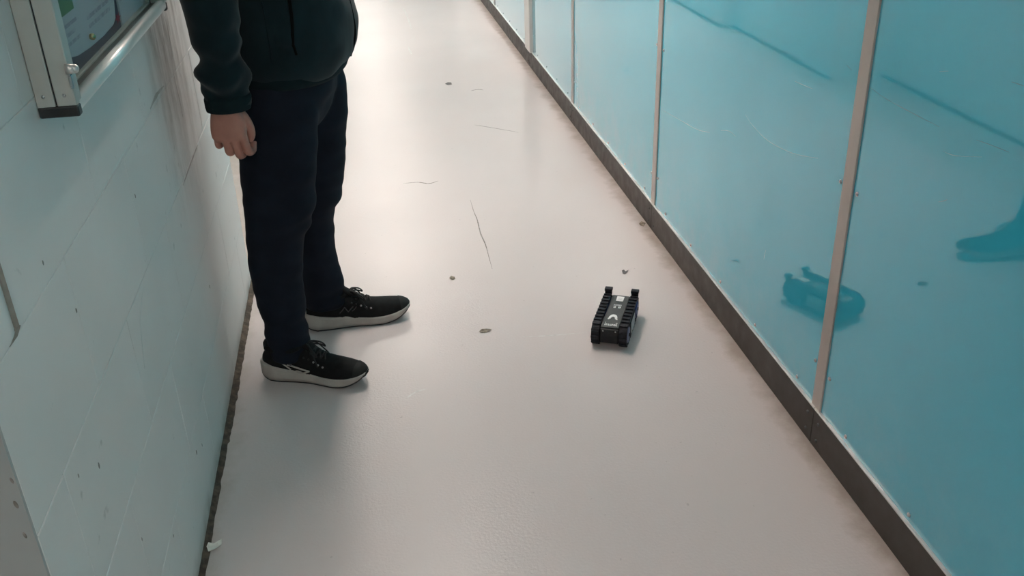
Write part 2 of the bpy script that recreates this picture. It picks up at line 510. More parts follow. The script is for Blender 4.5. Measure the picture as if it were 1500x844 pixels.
box('top_rail', (XP - 0.006, Y0, ZP1), (XP + 0.007, Y1, ZP1 + 0.05), M_ALU, wr, 0.002)
ks = [Y0] + [j for j in JY if j > Y0 + .1] + [POST[0] + 0.1] + joints_far + [Y1]
for a, e in zip(ks[:-1], ks[1:]):
    kp = box('kick_plate', (XK, a + 0.0012, 0.0005), (XP + 0.005, e - 0.0012, ZP0 + 0.004), M_KICK, wr, 0.0008)
    box('kick_trim', (XK - 0.0016, a + 0.001, ZP0 + 0.0025), (XP + 0.001, e - 0.001, ZP0 + 0.0075), M_TRIM, wr, 0.0012)
    if -0.5 < a < 7:
        for yy in (a + 0.03, e - 0.03):
            for zz in (0.025, 0.075):
                o = link(bpy.data.objects.new('screw', me_screw_d), kp); o.location = (XK, yy, zz)

# scratches on the panels
def panel_of(yv):
    for a, e, p in panels:
        if a <= yv <= e: return p
    return wr
for pts, wd, dark in (
        ([(972, 162), (1000, 178), (1022, 190), (1040, 194)], 0.0018, 0), ([(1056, 191), (1068, 192), (1078, 200)], 0.002, 0),
        ([(1092, 168), (1102, 183), (1125, 206), (1160, 224), (1198, 232)], 0.002, 0), ([(1164, 119), (1178, 125), (1190, 130)], 0.0016, 0),
        ([(1240, 95), (1248, 103)], 0.0015, 1), ([(1272, 126), (1300, 146), (1345, 170), (1376, 186)], 0.0016, 1),
        ([(1430, 205), (1450, 212), (1478, 223)], 0.0016, 1), ([(1382, 222), (1400, 228), (1438, 230)], 0.0018, 0),
        ([(1122, 366), (1120, 374), (1119, 380)], 0.002, 0), ([(1482, 120), (1500, 126)], 0.002, 1), ([(1374, 296), (1384, 294), (1388, 292)], 0.0016, 1),
        ([(1070, 382), (1080, 383)], 0.002, 1), ([(1376, 105), (1390, 104)], 0.0014, 0)):
    q = on(pts[0][0], pts[0][1], 0, XP)
    surf_line('scratch', pts, wd * 0.38, M_SCR_D if dark else M_SCR_L, panel_of(q.y), 0, XP, 0.0005)

# floor cracks and scuffs
surf_line('crack', [(689, 293), (694, 310), (699, 322), (704, 342), (711, 358), (716, 376), (721, 394)], 0.0022, M_CRACK, floor, 2, 0.0, 0.0003)
surf_line('crack', [(690, 133), (700, 131), (708, 132)], 0.005, M_CRACK, floor, 2, 0.0, 0.0003)
surf_line('crack', [(695, 183), (720, 187), (760, 194)], 0.003, M_CRACK, floor, 2, 0.0, 0.0002)
surf_line('scuff', [(590, 269), (612, 267), (628, 269), (642, 265)], 0.004, M_CRACK, floor, 2, 0.0, 0.0002)
surf_line('scuff', [(590, 10), (598, 28), (603, 44)], 0.006, M_PALEMARK, floor, 2, 0.0, 0.0002)
surf_line('scuff', [(598, 68), (603, 80)], 0.006, M_PALEMARK, floor, 2, 0.0, 0.0002)
surf_line('scuff', [(596, 583), (610, 574), (625, 570)], 0.003, M_PALEMARK, floor, 2, 0.0, 0.0002)
surf_line('scuff', [(765, 493), (800, 492), (860, 487)], 0.0022, M_PALEMARK, floor, 2, 0.0, 0.0002)

# grime packed into the corner of floor and pier
gvv, gff = [], []
N = 260
for i in range(N + 1):
    yy = YA + (YB - YA) * i / N
    wd = 0.012 + 0.008 * abs(mnoise.noise(Vector((yy * 6, 3, 0)))) + 0.003 * mnoise.noise(Vector((yy * 37, 1, 0)))
    if yy > 2.15: wd += 0.005
    hh = 0.004 + 0.004 * abs(mnoise.noise(Vector((yy * 45, 7, 0))))
    gvv += [(XL - 0.003, yy, 0.0), (XL - 0.001, yy, hh + 0.004), (XL + wd * 0.5, yy, hh * 0.8), (XL + max(wd, 0.004), yy, 0.0)]
for i in range(N):
    for k in range(3):
        a = i * 4 + k; gff.append((a, a + 1, a + 5, a + 4))
    gff.append((i * 4 + 3, i * 4, i * 4 + 4, i * 4 + 7))
gff.append((0, 3, 2, 1)); gff.append((N * 4, N * 4 + 1, N * 4 + 2, N * 4 + 3))
mk('grime_seam', gvv, gff, M_GRIME, floor)
for x_, ya, yb in ((-0.90, YB + 0.01, 5.07), (-0.57, 5.07, 6.56), (-0.475, 6.56, 12.0)):
    box('grime_seam', (x_ - 0.002, ya, -0.002), (x_ + 0.014, yb - 0.001, 0.012), M_GRIME, floor, 0.003)

# ------------------------------------------------------------------ ceiling lamps (out of the picture, they light the place)
ORD = ['behind the camera', 'just beyond the standing person', 'second beyond the standing person', 'third beyond the standing person',
       'fourth beyond the standing person', 'nearest the end wall']
def lamp(i, yc):
    r = empty('batten_lamp', (LAMP_X, yc, CEIL))
    tag(r, 'white fluorescent batten on the corridor ceiling, ' + ORD[i], 'lamp', 'batten lamps along the ceiling')
    box('housing', (-0.055, -0.62, -0.035), (0.055, 0.62, 0.0), M_LAMPBODY, r, 0.004)
    v, f = loft([((0, -0.60, -0.052), (0.046, 0, 0), (0, 0, 0.030)), ((0, 0.60, -0.052), (0.046, 0, 0), (0, 0, 0.030))], 16)
    mk('diffuser', v, f, M_TUBE, r)
    for s in (-1, 1):
        box('end_cap', (-0.058, s * 0.61 - 0.014, -0.088), (0.058, s * 0.61 + 0.014, -0.001), M_LAMPBODY, r, 0.004)
for i, yc in enumerate(LAMP_YS):
    lamp(i, yc)

# ------------------------------------------------------------------ notice board on the pier
M_FRAME = mat('board_frame_paint', (0.42, 0.43, 0.40), 0.38, metal=0.25, noise=(6, (0.38, 0.39, 0.37), 0.3, 0.7))
M_CHROME = mat('polished_rail', (0.80, 0.765, 0.73), 0.33, metal=0.45, noise=(3, (0.78, 0.745, 0.71), 0.3, 0.7))
M_BLACKP = mat('black_plastic', (0.012, 0.012, 0.013), 0.35, noise=(30, (0.02, 0.02, 0.02), 0.4, 0.6))
M_LEDGE = mat('ledge_dark_reflection', (0.11, 0.085, 0.075), 0.3, metal=0.4, noise=(15, (0.14, 0.11, 0.10), 0.4, 0.6))  # brown tone paints in the dark reflection and shadow behind the rail
M_PINB = mat('board_backing', (0.42, 0.42, 0.43), 0.8, noise=(60, (0.36, 0.36, 0.38), 0.4, 0.6))
M_PAPER = mat('printed_paper', (0.47, 0.47, 0.52), 0.5, noise=(5, (0.43, 0.43, 0.49), 0.3, 0.7))
M_NAVY = mat('navy_print', (0.022, 0.022, 0.055), 0.4, noise=(10, (0.03, 0.03, 0.07), 0.3, 0.7))
M_GREEN = mat('green_print', (0.075, 0.17, 0.08), 0.5, noise=(14, (0.12, 0.22, 0.11), 0.35, 0.7))
M_GREYP = mat('grey_print', (0.29, 0.285, 0.34), 0.5, noise=(80, (0.40, 0.40, 0.45), 0.45, 0.6))
M_RED = mat('red_print', (0.32, 0.02, 0.05), 0.5, noise=(40, (0.25, 0.02, 0.05), 0.4, 0.6))
M_BRASS = mat('brass_pin', (0.62, 0.50, 0.28), 0.25, metal=0.9, rough_var=(60, 0.05))
M_GLASS = bpy.data.materials.new('board_glass'); M_GLASS.use_nodes = True
nt = M_GLASS.node_tree; nt.nodes.clear()
out = nt.nodes.new('ShaderNodeOutputMaterial'); mx = nt.nodes.new('ShaderNodeMixShader')
tr = nt.nodes.new('ShaderNodeBsdfTransparent'); tr.inputs[0].default_value = (0.93, 0.96, 0.95, 1)
gl = nt.nodes.new('ShaderNodeBsdfGlossy'); gl.inputs['Roughness'].default_value = 0.03
lw = nt.nodes.new('ShaderNodeLayerWeight')
fr_ = math_n(nt, 'ADD', math_n(nt, 'MULTIPLY', math_n(nt, 'POWER', lw.outputs['Facing'], 5.0), 0.30), 0.015)
nt.links.new(fr_, mx.inputs[0]); nt.links.new(tr.outputs[0], mx.inputs[1]); nt.links.new(gl.outputs[0], mx.inputs[2])
nt.links.new(mx.outputs[0], out.inputs[0])

BY0, BY1, BZ0, BZ1 = 1.418, 2.235, 1.112, 2.02
XF = -0.410; XM = -0.4385
nb = empty('notice_board', (XL, BY0, BZ0))
tag(nb, 'glazed grey metal notice board hung on the painted block wall', 'notice board')
def lbox(name, lo, hi, m, parent, bev=0.0, segs=1):
    o = Vector((XL, BY0, BZ0))
    return box(name, Vector(lo) - o, Vector(hi) - o, m, parent, bev, segs)
# back frame: two stiles and two rails in one mesh
def frame(name, x0, x1, wdt, m, bev):
    bm = bmesh.new(); o = Vector((XL, BY0, BZ0))
    for lo, hi in (((x0, BY0, BZ0 + .014), (x1, BY0 + wdt, BZ1 - .014)), ((x0, BY1 - wdt, BZ0 + .014), (x1, BY1, BZ1 - .014)), ((x0, BY0 + .016, BZ1 - wdt), (x1, BY1 - .016, BZ1))):
        bm_box(bm, Vector(lo) - o, Vector(hi) - o, bev, 2)
    return from_bm(name, bm, m, nb)
frame('back_frame', XL + 0.0005, XM - 0.001, 0.03, M_FRAME, 0.0012)
frame('door_frame', XM + 0.001, XF, 0.03, M_FRAME, 0.002)
lbox('back_rail', (XL + 0.0005, BY0 + .016, BZ0 + .001), (XM - 0.001, BY1 - .016, BZ0 + 0.022), M_FRAME, nb, 0.001)
for ya, yb in ((BY0 + 0.003, BY0 + 0.027), (BY1 - 0.027, BY1 - 0.003)):
    lbox('frame_gap_shade', (XM - 0.0012, ya, BZ0 + .016), (XM + 0.0012, yb, BZ1 - .003), M_BLACKP, nb)  # black strip stands in for the shade in the gap between the two frames
v, f = loft([((XF - 0.0095 - XL, 0.016, 0.0115), (0.0105, 0, 0), (0, 0, 0.0112)), ((XF - 0.0095 - XL, BY1 - BY0 - 0.016, 0.0115), (0.0105, 0, 0), (0, 0, 0.0112))], 24, True, 2.6)
mk('bottom_rail', v, f, M_CHROME, nb, True)
lbox('inner_ledge', (XM - 0.006, BY0 + .03, BZ0 + 0.006), (XF - 0.013, BY1 - .03, BZ0 + 0.0185), M_LEDGE, nb, 0.001)
for ya, yb in ((BY0 - 0.001, BY0 + 0.017), (BY1 - 0.017, BY1 + 0.001)):
    for za, zb in ((BZ0 - 0.002, BZ0 + 0.0145), (BZ1 - 0.0145, BZ1 + 0.002)):
        lbox('corner_cap', (XL + 0.0002, ya, za), (XF + 0.001, yb, zb), M_BLACKP, nb, 0.0025, 2)
lbox('back_panel', (XL + 0.004, BY0 + 0.025, BZ0 + 0.006), (XL + 0.016, BY1 - 0.025, BZ1 - 0.02), M_PINB, nb)
lbox('glass_pane', (XF - 0.011, BY0 + 0.028, BZ0 + 0.018), (XF - 0.0085, BY1 - 0.028, BZ1 - 0.028), M_GLASS, nb)
for xx in (XL + 0.012, XM + 0.014):
    o = link(bpy.data.objects.new('screw', me_screw), nb); o.location = (xx - XL, -0.0006, 0.030); o.rotation_euler = (0, 0, math.pi / 2); o.scale = (0.5, 0.5, 0.5)
p = on(105, 101, 0, XF + 0.006) - Vector((XL, BY0, BZ0))
bm = bmesh.new(); bm_cyl(bm, (XF - XL - 0.002, p.y, p.z), (XF - XL + 0.010, p.y, p.z), 0.0075, 0.0065, 20)
bmesh.ops.create_uvsphere(bm, u_segments=16, v_segments=8, radius=0.0066, matrix=Matrix.Translation((XF - XL + 0.0095, p.y, p.z)))
lk = from_bm('lock_knob', bm, M_TRIM, nb, True)
box('lock_tail', (XF - XL - 0.001, p.y - 0.003, p.z - 0.028), (XF - XL + 0.004, p.y + 0.003, p.z - 0.004), M_SCREW, lk, 0.001)

XB = XL + 0.0165   # face the papers are pinned to
po = empty('poster', (XB, 1.50, 1.122)); tag(po, 'pale poster with green picture, grey text lines and navy footer inside the notice board', 'poster')
def pbox(name, y0, y1, z0, z1, m, lift, parent=po, oy=1.50, oz=1.122):
    return box(name, (lift, y0 - oy, z0 - oz), (lift + 0.0004, y1 - oy, z1 - oz), m, parent)
pbox('sheet', 1.485, 1.945, 1.122, 1.78, M_PAPER, 0.0)
# navy footer that sweeps up into a thin spike at its far end
fy = [(1.485, 1.166), (1.56, 1.163), (1.62, 1.154), (1.70, 1.149), (1.80, 1.147), (1.89, 1.149), (1.915, 1.156), (1.932, 1.185), (1.938, 1.26), (1.944, 1.26), (1.944, 1.122)]
pv = [(0.0006, 1.485 - 1.5, 0.0)] + [(0.0006, a - 1.5, c2 - 1.122) for a, c2 in fy]
pv = pv + [(0.0010, a[1], a[2]) for a in pv]
n_ = len(pv) // 2
mk('footer_band', pv, [tuple(range(n_)), tuple(range(2 * n_ - 1, n_ - 1, -1))] + [(i, (i + 1) % n_, n_ + (i + 1) % n_, n_ + i) for i in range(n_)], M_NAVY, po)
pbox('picture', 1.49, 1.655, 1.222, 1.42, M_GREEN, 0.0006)
for k in range(6):
    pbox('text_line', 1.72, 1.885 - 0.02 * (k % 3 == 2), 1.176 + 0.0145 * k + (0.02 if k > 1 else 0), 1.1825 + 0.0145 * k + (0.02 if k > 1 else 0), M_GREYP, 0.0006)
for k in range(3):
    pbox('text_line', 1.52, 1.655 - 0.02 * (k == 1), 1.176 + 0.0135 * k, 1.1815 + 0.0135 * k, M_GREYP, 0.0006)
# small red burst
bm = bmesh.new()
rv = []
cy, cz = 1.930 - 1.5, 1.153 - 1.122
for k in range(12):
    r_ = 0.020 if k % 2 == 0 else 0.008
    rv.append((cy + r_ * 1.3 * math.cos(k * math.pi / 6), cz + r_ * 0.55 * math.sin(k * math.pi / 6)))
V = [(0.0012, a, c2) for a, c2 in rv] + [(0.0015, a, c2) for a, c2 in rv]
mk('red_burst', V, [tuple(range(12)), tuple(range(23, 11, -1))] + [(i, (i + 1) % 12, 12 + (i + 1) % 12, 12 + i) for i in range(12)], M_RED, po)
p2 = empty('paper_sheet', (XB, 1.96, 1.125)); tag(p2, 'plain paper sheet pinned beside the poster inside the notice board', 'paper')
box('sheet', (0, 0, 0), (0.0004, 0.225, 0.32), M_PAPER, p2)
for k in range(4):
    box('text_line', (0.0005, 0.02, 0.05 + 0.02 * k), (0.0008, 0.17, 0.056 + 0.02 * k), M_GREYP, p2)
q = on(131, 54, 0, XB)
bm = bmesh.new(); bmesh.ops.create_uvsphere(bm, u_segments=14, v_segments=8, radius=0.0058, matrix=Matrix.Translation((0.004, 0, 0)))
bm_cyl(bm, (0.0005, 0, 0), (0.004, 0, 0), 0.003)
pn = from_bm('drawing_pin', bm, M_BRASS, None, True); pn.location = (XB + 0.0006, q.y, q.z)
tag(pn, 'round brass pin holding the poster in the notice board', 'pin')

# ------------------------------------------------------------------ tracked robot
M_RUB = mat('black_rubber', (0.007, 0.007, 0.011), 0.6, spec=0.25, noise=(80, (0.02, 0.02, 0.028), 0.4, 0.7))
M_CHAS = mat('dark_grey_chassis', (0.020, 0.020, 0.021), 0.45, spec=0.35, noise=(60, (0.026, 0.026, 0.026), 0.4, 0.6))
M_FRONT = mat('black_front', (0.006, 0.007, 0.009), 0.5, spec=0.3, noise=(60, (0.012, 0.012, 0.014), 0.4, 0.6))
M_WPRINT = mat('white_print', (0.80, 0.79, 0.77), 0.45, noise=(200, (0.72, 0.71, 0.70), 0.4, 0.6))
M_GPRINT = mat('grey_fine_print', (0.30, 0.30, 0.30), 0.5, noise=(300, (0.5, 0.5, 0.5), 0.4, 0.6))
M_SIDE = mat('pale_side_plate', (0.40, 0.45, 0.46), 0.35, noise=(40, (0.35, 0.40, 0.42), 0.3, 0.7))
M_BLUEP = mat('blue_plastic', (0.012, 0.030, 0.14), 0.4, noise=(40, (0.016, 0.04, 0.17), 0.3, 0.7))
M_DISC = mat('blue_grey_disc', (0.10, 0.11, 0.20), 0.4, noise=(40, (0.13, 0.14, 0.24), 0.3, 0.7))
RYAW = math.radians(-25.0)
RO = Vector((0.605, 2.424, 0.0))
rb = empty('tracked_robot', RO, RYAW)
tag(rb, 'small black tracked robot with white markings standing on the floor', 'robot')
RW_, RL, TW = 0.110, 0.248, 0.0245
RAD = 0.0345
def rloc(px, py, z):
    return Matrix.Rotation(-RYAW, 4, 'Z') @ (on(px, py, 2, z) - RO)
def stadium(r, n=14):
    pts = []
    c0 = (0.039, 0.039); c1 = (RL - 0.039, 0.039)
    for k in range(n + 1):
        a = math.pi / 2 + math.pi * k / n
        pts.append((c0[0] + r * math.cos(a), c0[1] + r * math.sin(a)))
    for k in range(n + 1):
        a = -math.pi / 2 + math.pi * k / n
        pts.append((c1[0] + r * math.cos(a), c1[1] + r * math.sin(a)))
    return pts
def track(x0, outer):
    t = None
    V = []; Fc = []
    po_, pi_ = stadium(RAD), stadium(RAD - 0.005)
    n = len(po_)
    for (x, pts) in ((x0, po_), (x0 + TW, po_), (x0 + TW, pi_), (x0, pi_)):
        V += [(x, a, c2) for a, c2 in pts]
    for k in range(4):
        for i in range(n):
            Fc.append((k * n + i, k * n + (i + 1) % n, ((k + 1) % 4) * n + (i + 1) % n, ((k + 1) % 4) * n + i))
    t = mk('track', V, Fc, M_RUB, rb)
    # lugs round the loop, each with its own edges
    per = 2 * (RL - 0.078) + 2 * math.pi * RAD
    nl = 26
    bm = bmesh.new(); bm_box(bm, (-TW / 2, -0.0042, 0), (TW / 2, 0.0042, 0.0045), 0.0008)
    me = bpy.data.meshes.new('tread_lug'); bmesh.ops.recalc_face_normals(bm, faces=bm.faces[:]); bm.to_mesh(me); bm.free(); me.materials.append(M_RUB)
    st = RL - 0.078
    for k in range(nl):
        s = (k + 0.5) * per / nl
        if s < st: y, z, a = 0.039 + s, 0.039 + RAD, 0.0
        elif s < st + math.pi * RAD:
            th = (s - st) / RAD; y = RL - 0.039 + RAD * math.sin(th); z = 0.039 + RAD * math.cos(th); a = -th
        elif s < 2 * st + math.pi * RAD:
            y, z, a = RL - 0.039 - (s - st - math.pi * RAD), 0.039 - RAD, math.pi
        else:
            th = (s - 2 * st - math.pi * RAD) / RAD; y = 0.039 - RAD * math.sin(th); z = 0.039 - RAD * math.cos(th); a = math.pi - th
        o = link(bpy.data.objects.new('tread_lug', me), t)
        o.location = (x0 + TW / 2, y, z - 0.0002); o.rotation_euler = (a, 0, 0)
    # wheels inside the loop
    for yc in (0.039, RL - 0.039):
        bm = bmesh.new(); bm_cyl(bm, (x0 + 0.002, yc, 0.039), (x0 + TW - 0.001, yc, 0.039), RAD - 0.0045, None, 28)
        from_bm('wheel', bm, M_BLUEP if yc > 0.1 else M_RUB, rb)
        xo = x0 + TW - 0.001 if outer > 0 else x0 + 0.002
        bm = bmesh.new(); bm_cyl(bm, (xo, yc, 0.039), (xo + outer * 0.003, yc, 0.039), RAD - 0.009, RAD - 0.011, 28)
        hb = from_bm('wheel_disc', bm, M_DISC if yc < 0.1 else M_BLUEP, rb)
        bm = bmesh.new(); bm_cyl(bm, (xo + outer * 0.003, yc, 0.039), (xo + outer * 0.0055, yc, 0.039), 0.006, 0.005, 14)
        from_bm('hub_cap', bm, M_RUB, hb)
    # side plate
    xo = x0 + TW if outer > 0 else x0
    sp_ = box('side_plate', (min(xo - outer * 0.004, xo + outer * 0.0025), 0.070, 0.014), (max(xo - outer * 0.004, xo + outer * 0.0025), 0.158, 0.064), M_FRONT, rb, 0.002)
    box('side_label', (min(xo + outer * 0.0022, xo + outer * 0.0034), 0.076, 0.020), (max(xo + outer * 0.0022, xo + outer * 0.0034), 0.140, 0.062), M_SIDE, sp_, 0.0004)
    # upright bumper at the far end
    bm = bmesh.new()
    bm_box(bm, (x0 + 0.001, RL - 0.016, 0.068), (x0 + TW - 0.001, RL - 0.009, 0.0885), 0.0012)
    bm_box(bm, (x0, RL - 0.020, 0.080), (x0 + TW, RL - 0.001, 0.0895), 0.0012)
    from_bm('bumper', bm, M_RUB, rb)
track(0.0, -1)
track(RW_ - TW, 1)
ZT = 0.0685
ch = box('chassis', (TW + 0.001, 0.020, 0.014), (RW_ - TW - 0.001, RL - 0.014, ZT - 0.002), M_FRONT, rb, 0.003, 2)
tp = box('top_plate', (TW + 0.003, 0.018, ZT - 0.003), (RW_ - TW - 0.003, RL - 0.016, ZT), M_CHAS, rb, 0.0012)
box('front_plate', (TW + 0.002, 0.012, 0.016), (RW_ - TW - 0.002, 0.022, ZT - 0.004), M_FRONT, rb, 0.003, 2)
for xx in (0.036, RW_ - 0.036):
    bm = bmesh.new(); bm_cyl(bm, (xx, 0.0125, ZT - 0.010), (xx, 0.0108, ZT - 0.010), 0.0026, 0.002, 12)
    from_bm('front_screw', bm, M_SCREW, rb)
def deck(name, x0, x1, y0, y1, m, h=0.0005):
    return box(name, (x0, y0, ZT), (x1, y1, ZT + h), m, tp)
# markings: positions read off the deck plane
def dloc(cx, cy):
    return rloc(860 + cx / 8.035, 410 + cy / 8.035, ZT)
a = dloc(318, 250); c2 = dloc(418, 192)
MX = RW_ / 2
sq = deck('white_label', MX - 0.0115, MX + 0.0115, dloc(370, 250).y, dloc(370, 195).y, M_WPRINT)
ya, yb = dloc(370, 250).y, dloc(370, 195).y
for k in range(3):
    box('label_print', (MX - 0.007 + 0.002 * (k % 2), ya + 0.006 + k * 0.006, ZT + 0.0004), (MX + 0.006, ya + 0.0075 + k * 0.006, ZT + 0.0008), M_GPRINT, sq)
ya, yb = dloc(345, 332).y, dloc(345, 290).y
for k in range(6):
    deck('deck_print', MX - 0.0125 + k * 0.0043, MX - 0.0096 + k * 0.0043, ya + (yb - ya) * 0.6, yb, M_GPRINT)
for x_ in (-0.0105, -0.0065, 0.0045, 0.0085):
    deck('deck_print', MX + x_ - 0.0005, MX + x_ + 0.0022, ya, ya + (yb - ya) * 0.42, M_WPRINT)
# arch emblem
ay = dloc(310, 462).y; ah = dloc(310, 408).y - ay
pts = []
for k in range(13):
    t_ = math.pi * k / 12
    pts.append((MX - 0.0005 + 0.0135 * math.cos(t_), ay + ah * math.sin(t_) ** 0.8))
for k in range(12, -1, -1):
    t_ = math.pi * k / 12
    pts.append((MX - 0.0005 + 0.0066 * math.cos(t_), ay + ah * 0.50 * math.sin(t_)))
n_ = len(pts)
V = [(x_, y_, ZT - 0.0002) for x_, y_ in pts] + [(x_, y_, ZT + 0.0006) for x_, y_ in pts]
Fq = []
for i in range(12):
    j = n_ - 1 - i
    Fq += [(i, i + 1, j - 1, j), (n_ + i, n_ + j, n_ + j - 1, n_ + i + 1), (i, n_ + i, n_ + i + 1, i + 1), (j, j - 1, n_ + j - 1, n_ + j)]
mk('arch_emblem', V, Fq, M_WPRINT, tp)
for s in (-1, 1):
    deck('emblem_foot', MX + s * 0.0125 - 0.0030, MX + s * 0.0125 + 0.0020, ay - 0.004, ay + 0.003, M_WPRINT)
# lettering along the near edge: a run of small strokes, taller at both ends
ya, yb = dloc(270, 540).y, dloc(270, 500).y
for k in range(13):
    x_ = MX - 0.0185 + k * 0.0030
    top = yb if k in (0, 11, 12) else ya + (yb - ya) * (0.55 if k % 2 else 0.5)
    deck('deck_letter', x_, x_ + 0.0011, ya, top, M_WPRINT)
    if k % 3 != 2:
        deck('deck_letter', x_ + 0.0011, x_ + 0.0026, ya + (yb - ya) * (0.32 if k % 2 else 0.0), ya + (yb - ya) * (0.52 if k % 2 else 0.2), M_WPRINT)

# ------------------------------------------------------------------ scraps on the floor
M_SCRAP = mat('white_scrap', (0.74, 0.72, 0.66), 0.7, noise=(80, (0.66, 0.63, 0.57), 0.4, 0.6))
M_LEAF = mat('brown_crumb', (0.26, 0.21, 0.16), 0.8, noise=(120, (0.09, 0.07, 0.05), 0.4, 0.6))
M_DARKC = mat('dark_crumb', (0.10, 0.09, 0.088), 0.7, noise=(120, (0.09, 0.08, 0.08), 0.4, 0.6))
def flake(name, outline, m, label, cat, group=None, thick=0.0007, curl=0.003, ax_px=None):
    """a small curled flake: outline of photograph points on the floor"""
    P = [on(x, y, 2, 0.0) for x, y in outline]
    c = sum(P, Vector()) / len(P)
    P = [q_ - c for q_ in P]
    n = len(P)
    V = []
    for layer in (0, 1):
        for i, q_ in enumerate(P):
            V.append(Vector((q_.x, q_.y, 0.0004 + curl * (0.5 + 0.5 * math.sin(i * 2.1)) + layer * thick)))
        for i, q_ in enumerate(P):
            V.append(Vector((q_.x * 0.5, q_.y * 0.5, 0.0003 + curl * 0.3 * (0.5 + 0.5 * math.sin(i * 2.1)) + layer * thick)))
        V.append(Vector((0, 0, 0.0002 + layer * thick)))
    M_ = 2 * n + 1
    Fc = []
    for i in range(n):
        j = (i + 1) % n
        Fc += [(i, n + i, n + j, j), (n + i, 2 * n, n + j)]
        Fc += [(M_ + i, M_ + j, M_ + n + j, M_ + n + i), (M_ + n + i, M_ + n + j, M_ + 2 * n)]
        Fc.append((i, j, M_ + j, M_ + i))
    o = mk(name, V, Fc, m)
    o.location = c
    tag(o, label, cat, group)
    return o
flake('paper_scrap', [(303, 803), (306, 798), (314, 797), (319, 795), (326, 793), (325, 798), (319, 804), (312, 809), (305, 809)], M_SCRAP,
      'torn white paper scrap on the floor at the foot of the block wall', 'paper scrap', thick=0.0012, curl=0.006)
flake('dark_crumb', [(911, 397), (914, 396), (916, 398), (921, 396), (919, 399), (915, 402), (912, 401)], M_DARKC,
      'dark grit flake on the floor beyond the tracked robot', 'debris', curl=0.002)
flake('dry_leaf', [(702, 486), (706, 483), (713, 482), (720, 483), (717, 486), (710, 488), (704, 488)], M_LEAF,
      'flat brown leaf fragment on the floor between shoes and robot', 'debris', curl=0.002)
flake('pale_crumb', [(658, 408), (661, 405), (666, 406), (667, 409), (662, 411)], M_LEAF,
      'small brown crumb on the floor beside the far shoe, towards the crack', 'debris', curl=0.002)
flake('floor_crumb', [(652, 123), (656, 121), (661, 121), (662, 124), (656, 125)], M_DARKC,
      'dark speck far up the floor beyond the crack', 'debris', curl=0.001)
flake('corner_crumb', [(936, 328), (940, 325), (946, 327), (943, 332), (938, 331)], M_LEAF,
      'brown crumb on the floor against the kick plate at a panel joint', 'debris', curl=0.002)

# ------------------------------------------------------------------ the standing person
M_SKIN = mat('skin', (0.44, 0.205, 0.155), 0.5, noise=(30, (0.38, 0.165, 0.125), 0.35, 0.7), bump=(220, 0.15, 0.0008))
M_JEANS = mat('navy_denim', (0.0045, 0.007, 0.0135), 0.85, noise=(18, (0.0075, 0.011, 0.020), 0.35, 0.7), bump=(900, 0.3, 0.0006), spec=0.2)
M_JACK = mat('dark_green_fleece', (0.005, 0.013, 0.0165), 0.9, noise=(14, (0.0075, 0.020, 0.024), 0.35, 0.7), bump=(500, 0.35, 0.001), spec=0.15, sheen=0.12)
M_RIB = mat('dark_rib_knit', (0.005, 0.013, 0.016), 0.9, noise=(20, (0.007, 0.018, 0.021), 0.4, 0.7), bump=(700, 0.4, 0.001), spec=0.15)
M_ZIP = mat('zip_tape', (0.003, 0.004, 0.004), 0.8, spec=0.1, noise=(100, (0.005, 0.006, 0.006), 0.4, 0.6))
M_KNIT = mat('black_knit_upper', (0.0045, 0.0045, 0.005), 0.85, noise=(60, (0.0075, 0.0075, 0.008), 0.4, 0.7), bump=(600, 0.35, 0.0008), spec=0.25)
M_MIDS = mat('grey_white_midsole', (0.40, 0.37, 0.34), 0.55, noise=(22, (0.33, 0.30, 0.275), 0.35, 0.7))
M_OUTS = mat('black_outsole', (0.012, 0.012, 0.012), 0.6, noise=(60, (0.02, 0.02, 0.02), 0.4, 0.6))
M_TOE = mat('toe_cap_black', (0.010, 0.010, 0.0095), 0.75, spec=0.25, noise=(60, (0.013, 0.013, 0.012), 0.4, 0.6))
M_SILV = mat('silver_overlay', (0.34, 0.32, 0.31), 0.35, metal=0.3, noise=(60, (0.26, 0.25, 0.25), 0.4, 0.6))
M_MESHG = mat('grey_mesh_patch', (0.055, 0.048, 0.05), 0.6, noise=(200, (0.08, 0.07, 0.075), 0.4, 0.6))
M_LACE = mat('black_lace', (0.008, 0.008, 0.008), 0.75, noise=(200, (0.014, 0.014, 0.014), 0.4, 0.6))
M_HAIR = mat('dark_hair', (0.02, 0.014, 0.010), 0.6, noise=(90, (0.035, 0.024, 0.017), 0.4, 0.6), bump=(200, 0.6, 0.003))
M_EYE = mat('eye_white', (0.75, 0.73, 0.70), 0.2, noise=(30, (0.7, 0.68, 0.66), 0.4, 0.6))
M_IRIS = mat('eye_iris', (0.05, 0.03, 0.02), 0.2, noise=(300, (0.08, 0.05, 0.03), 0.4, 0.6))
M_LIP = mat('lips', (0.33, 0.13, 0.11), 0.45, noise=(60, (0.29, 0.11, 0.10), 0.4, 0.6))

PO = Vector((-0.21, 2.60, 0.0))
pe = empty('person', PO)
tag(pe, 'person in dark green fleece jacket, navy jeans and black trainers standing by the wall', 'person')
def rel(me):
    me.transform(Matrix.Translation(-PO)); return me

def S(py, xl, xr, Yc, b, dz=0.0):
    """horizontal body section from the silhouette's left and right edge at image row py"""
    A = on(xl, py, 1, Yc); B = on(xr, py, 1, Yc)
    c = (A + B) / 2; c.z += dz
    return (c, Vector(((B.x - A.x) / 2, 0, 0)), Vector((0, b, 0)))

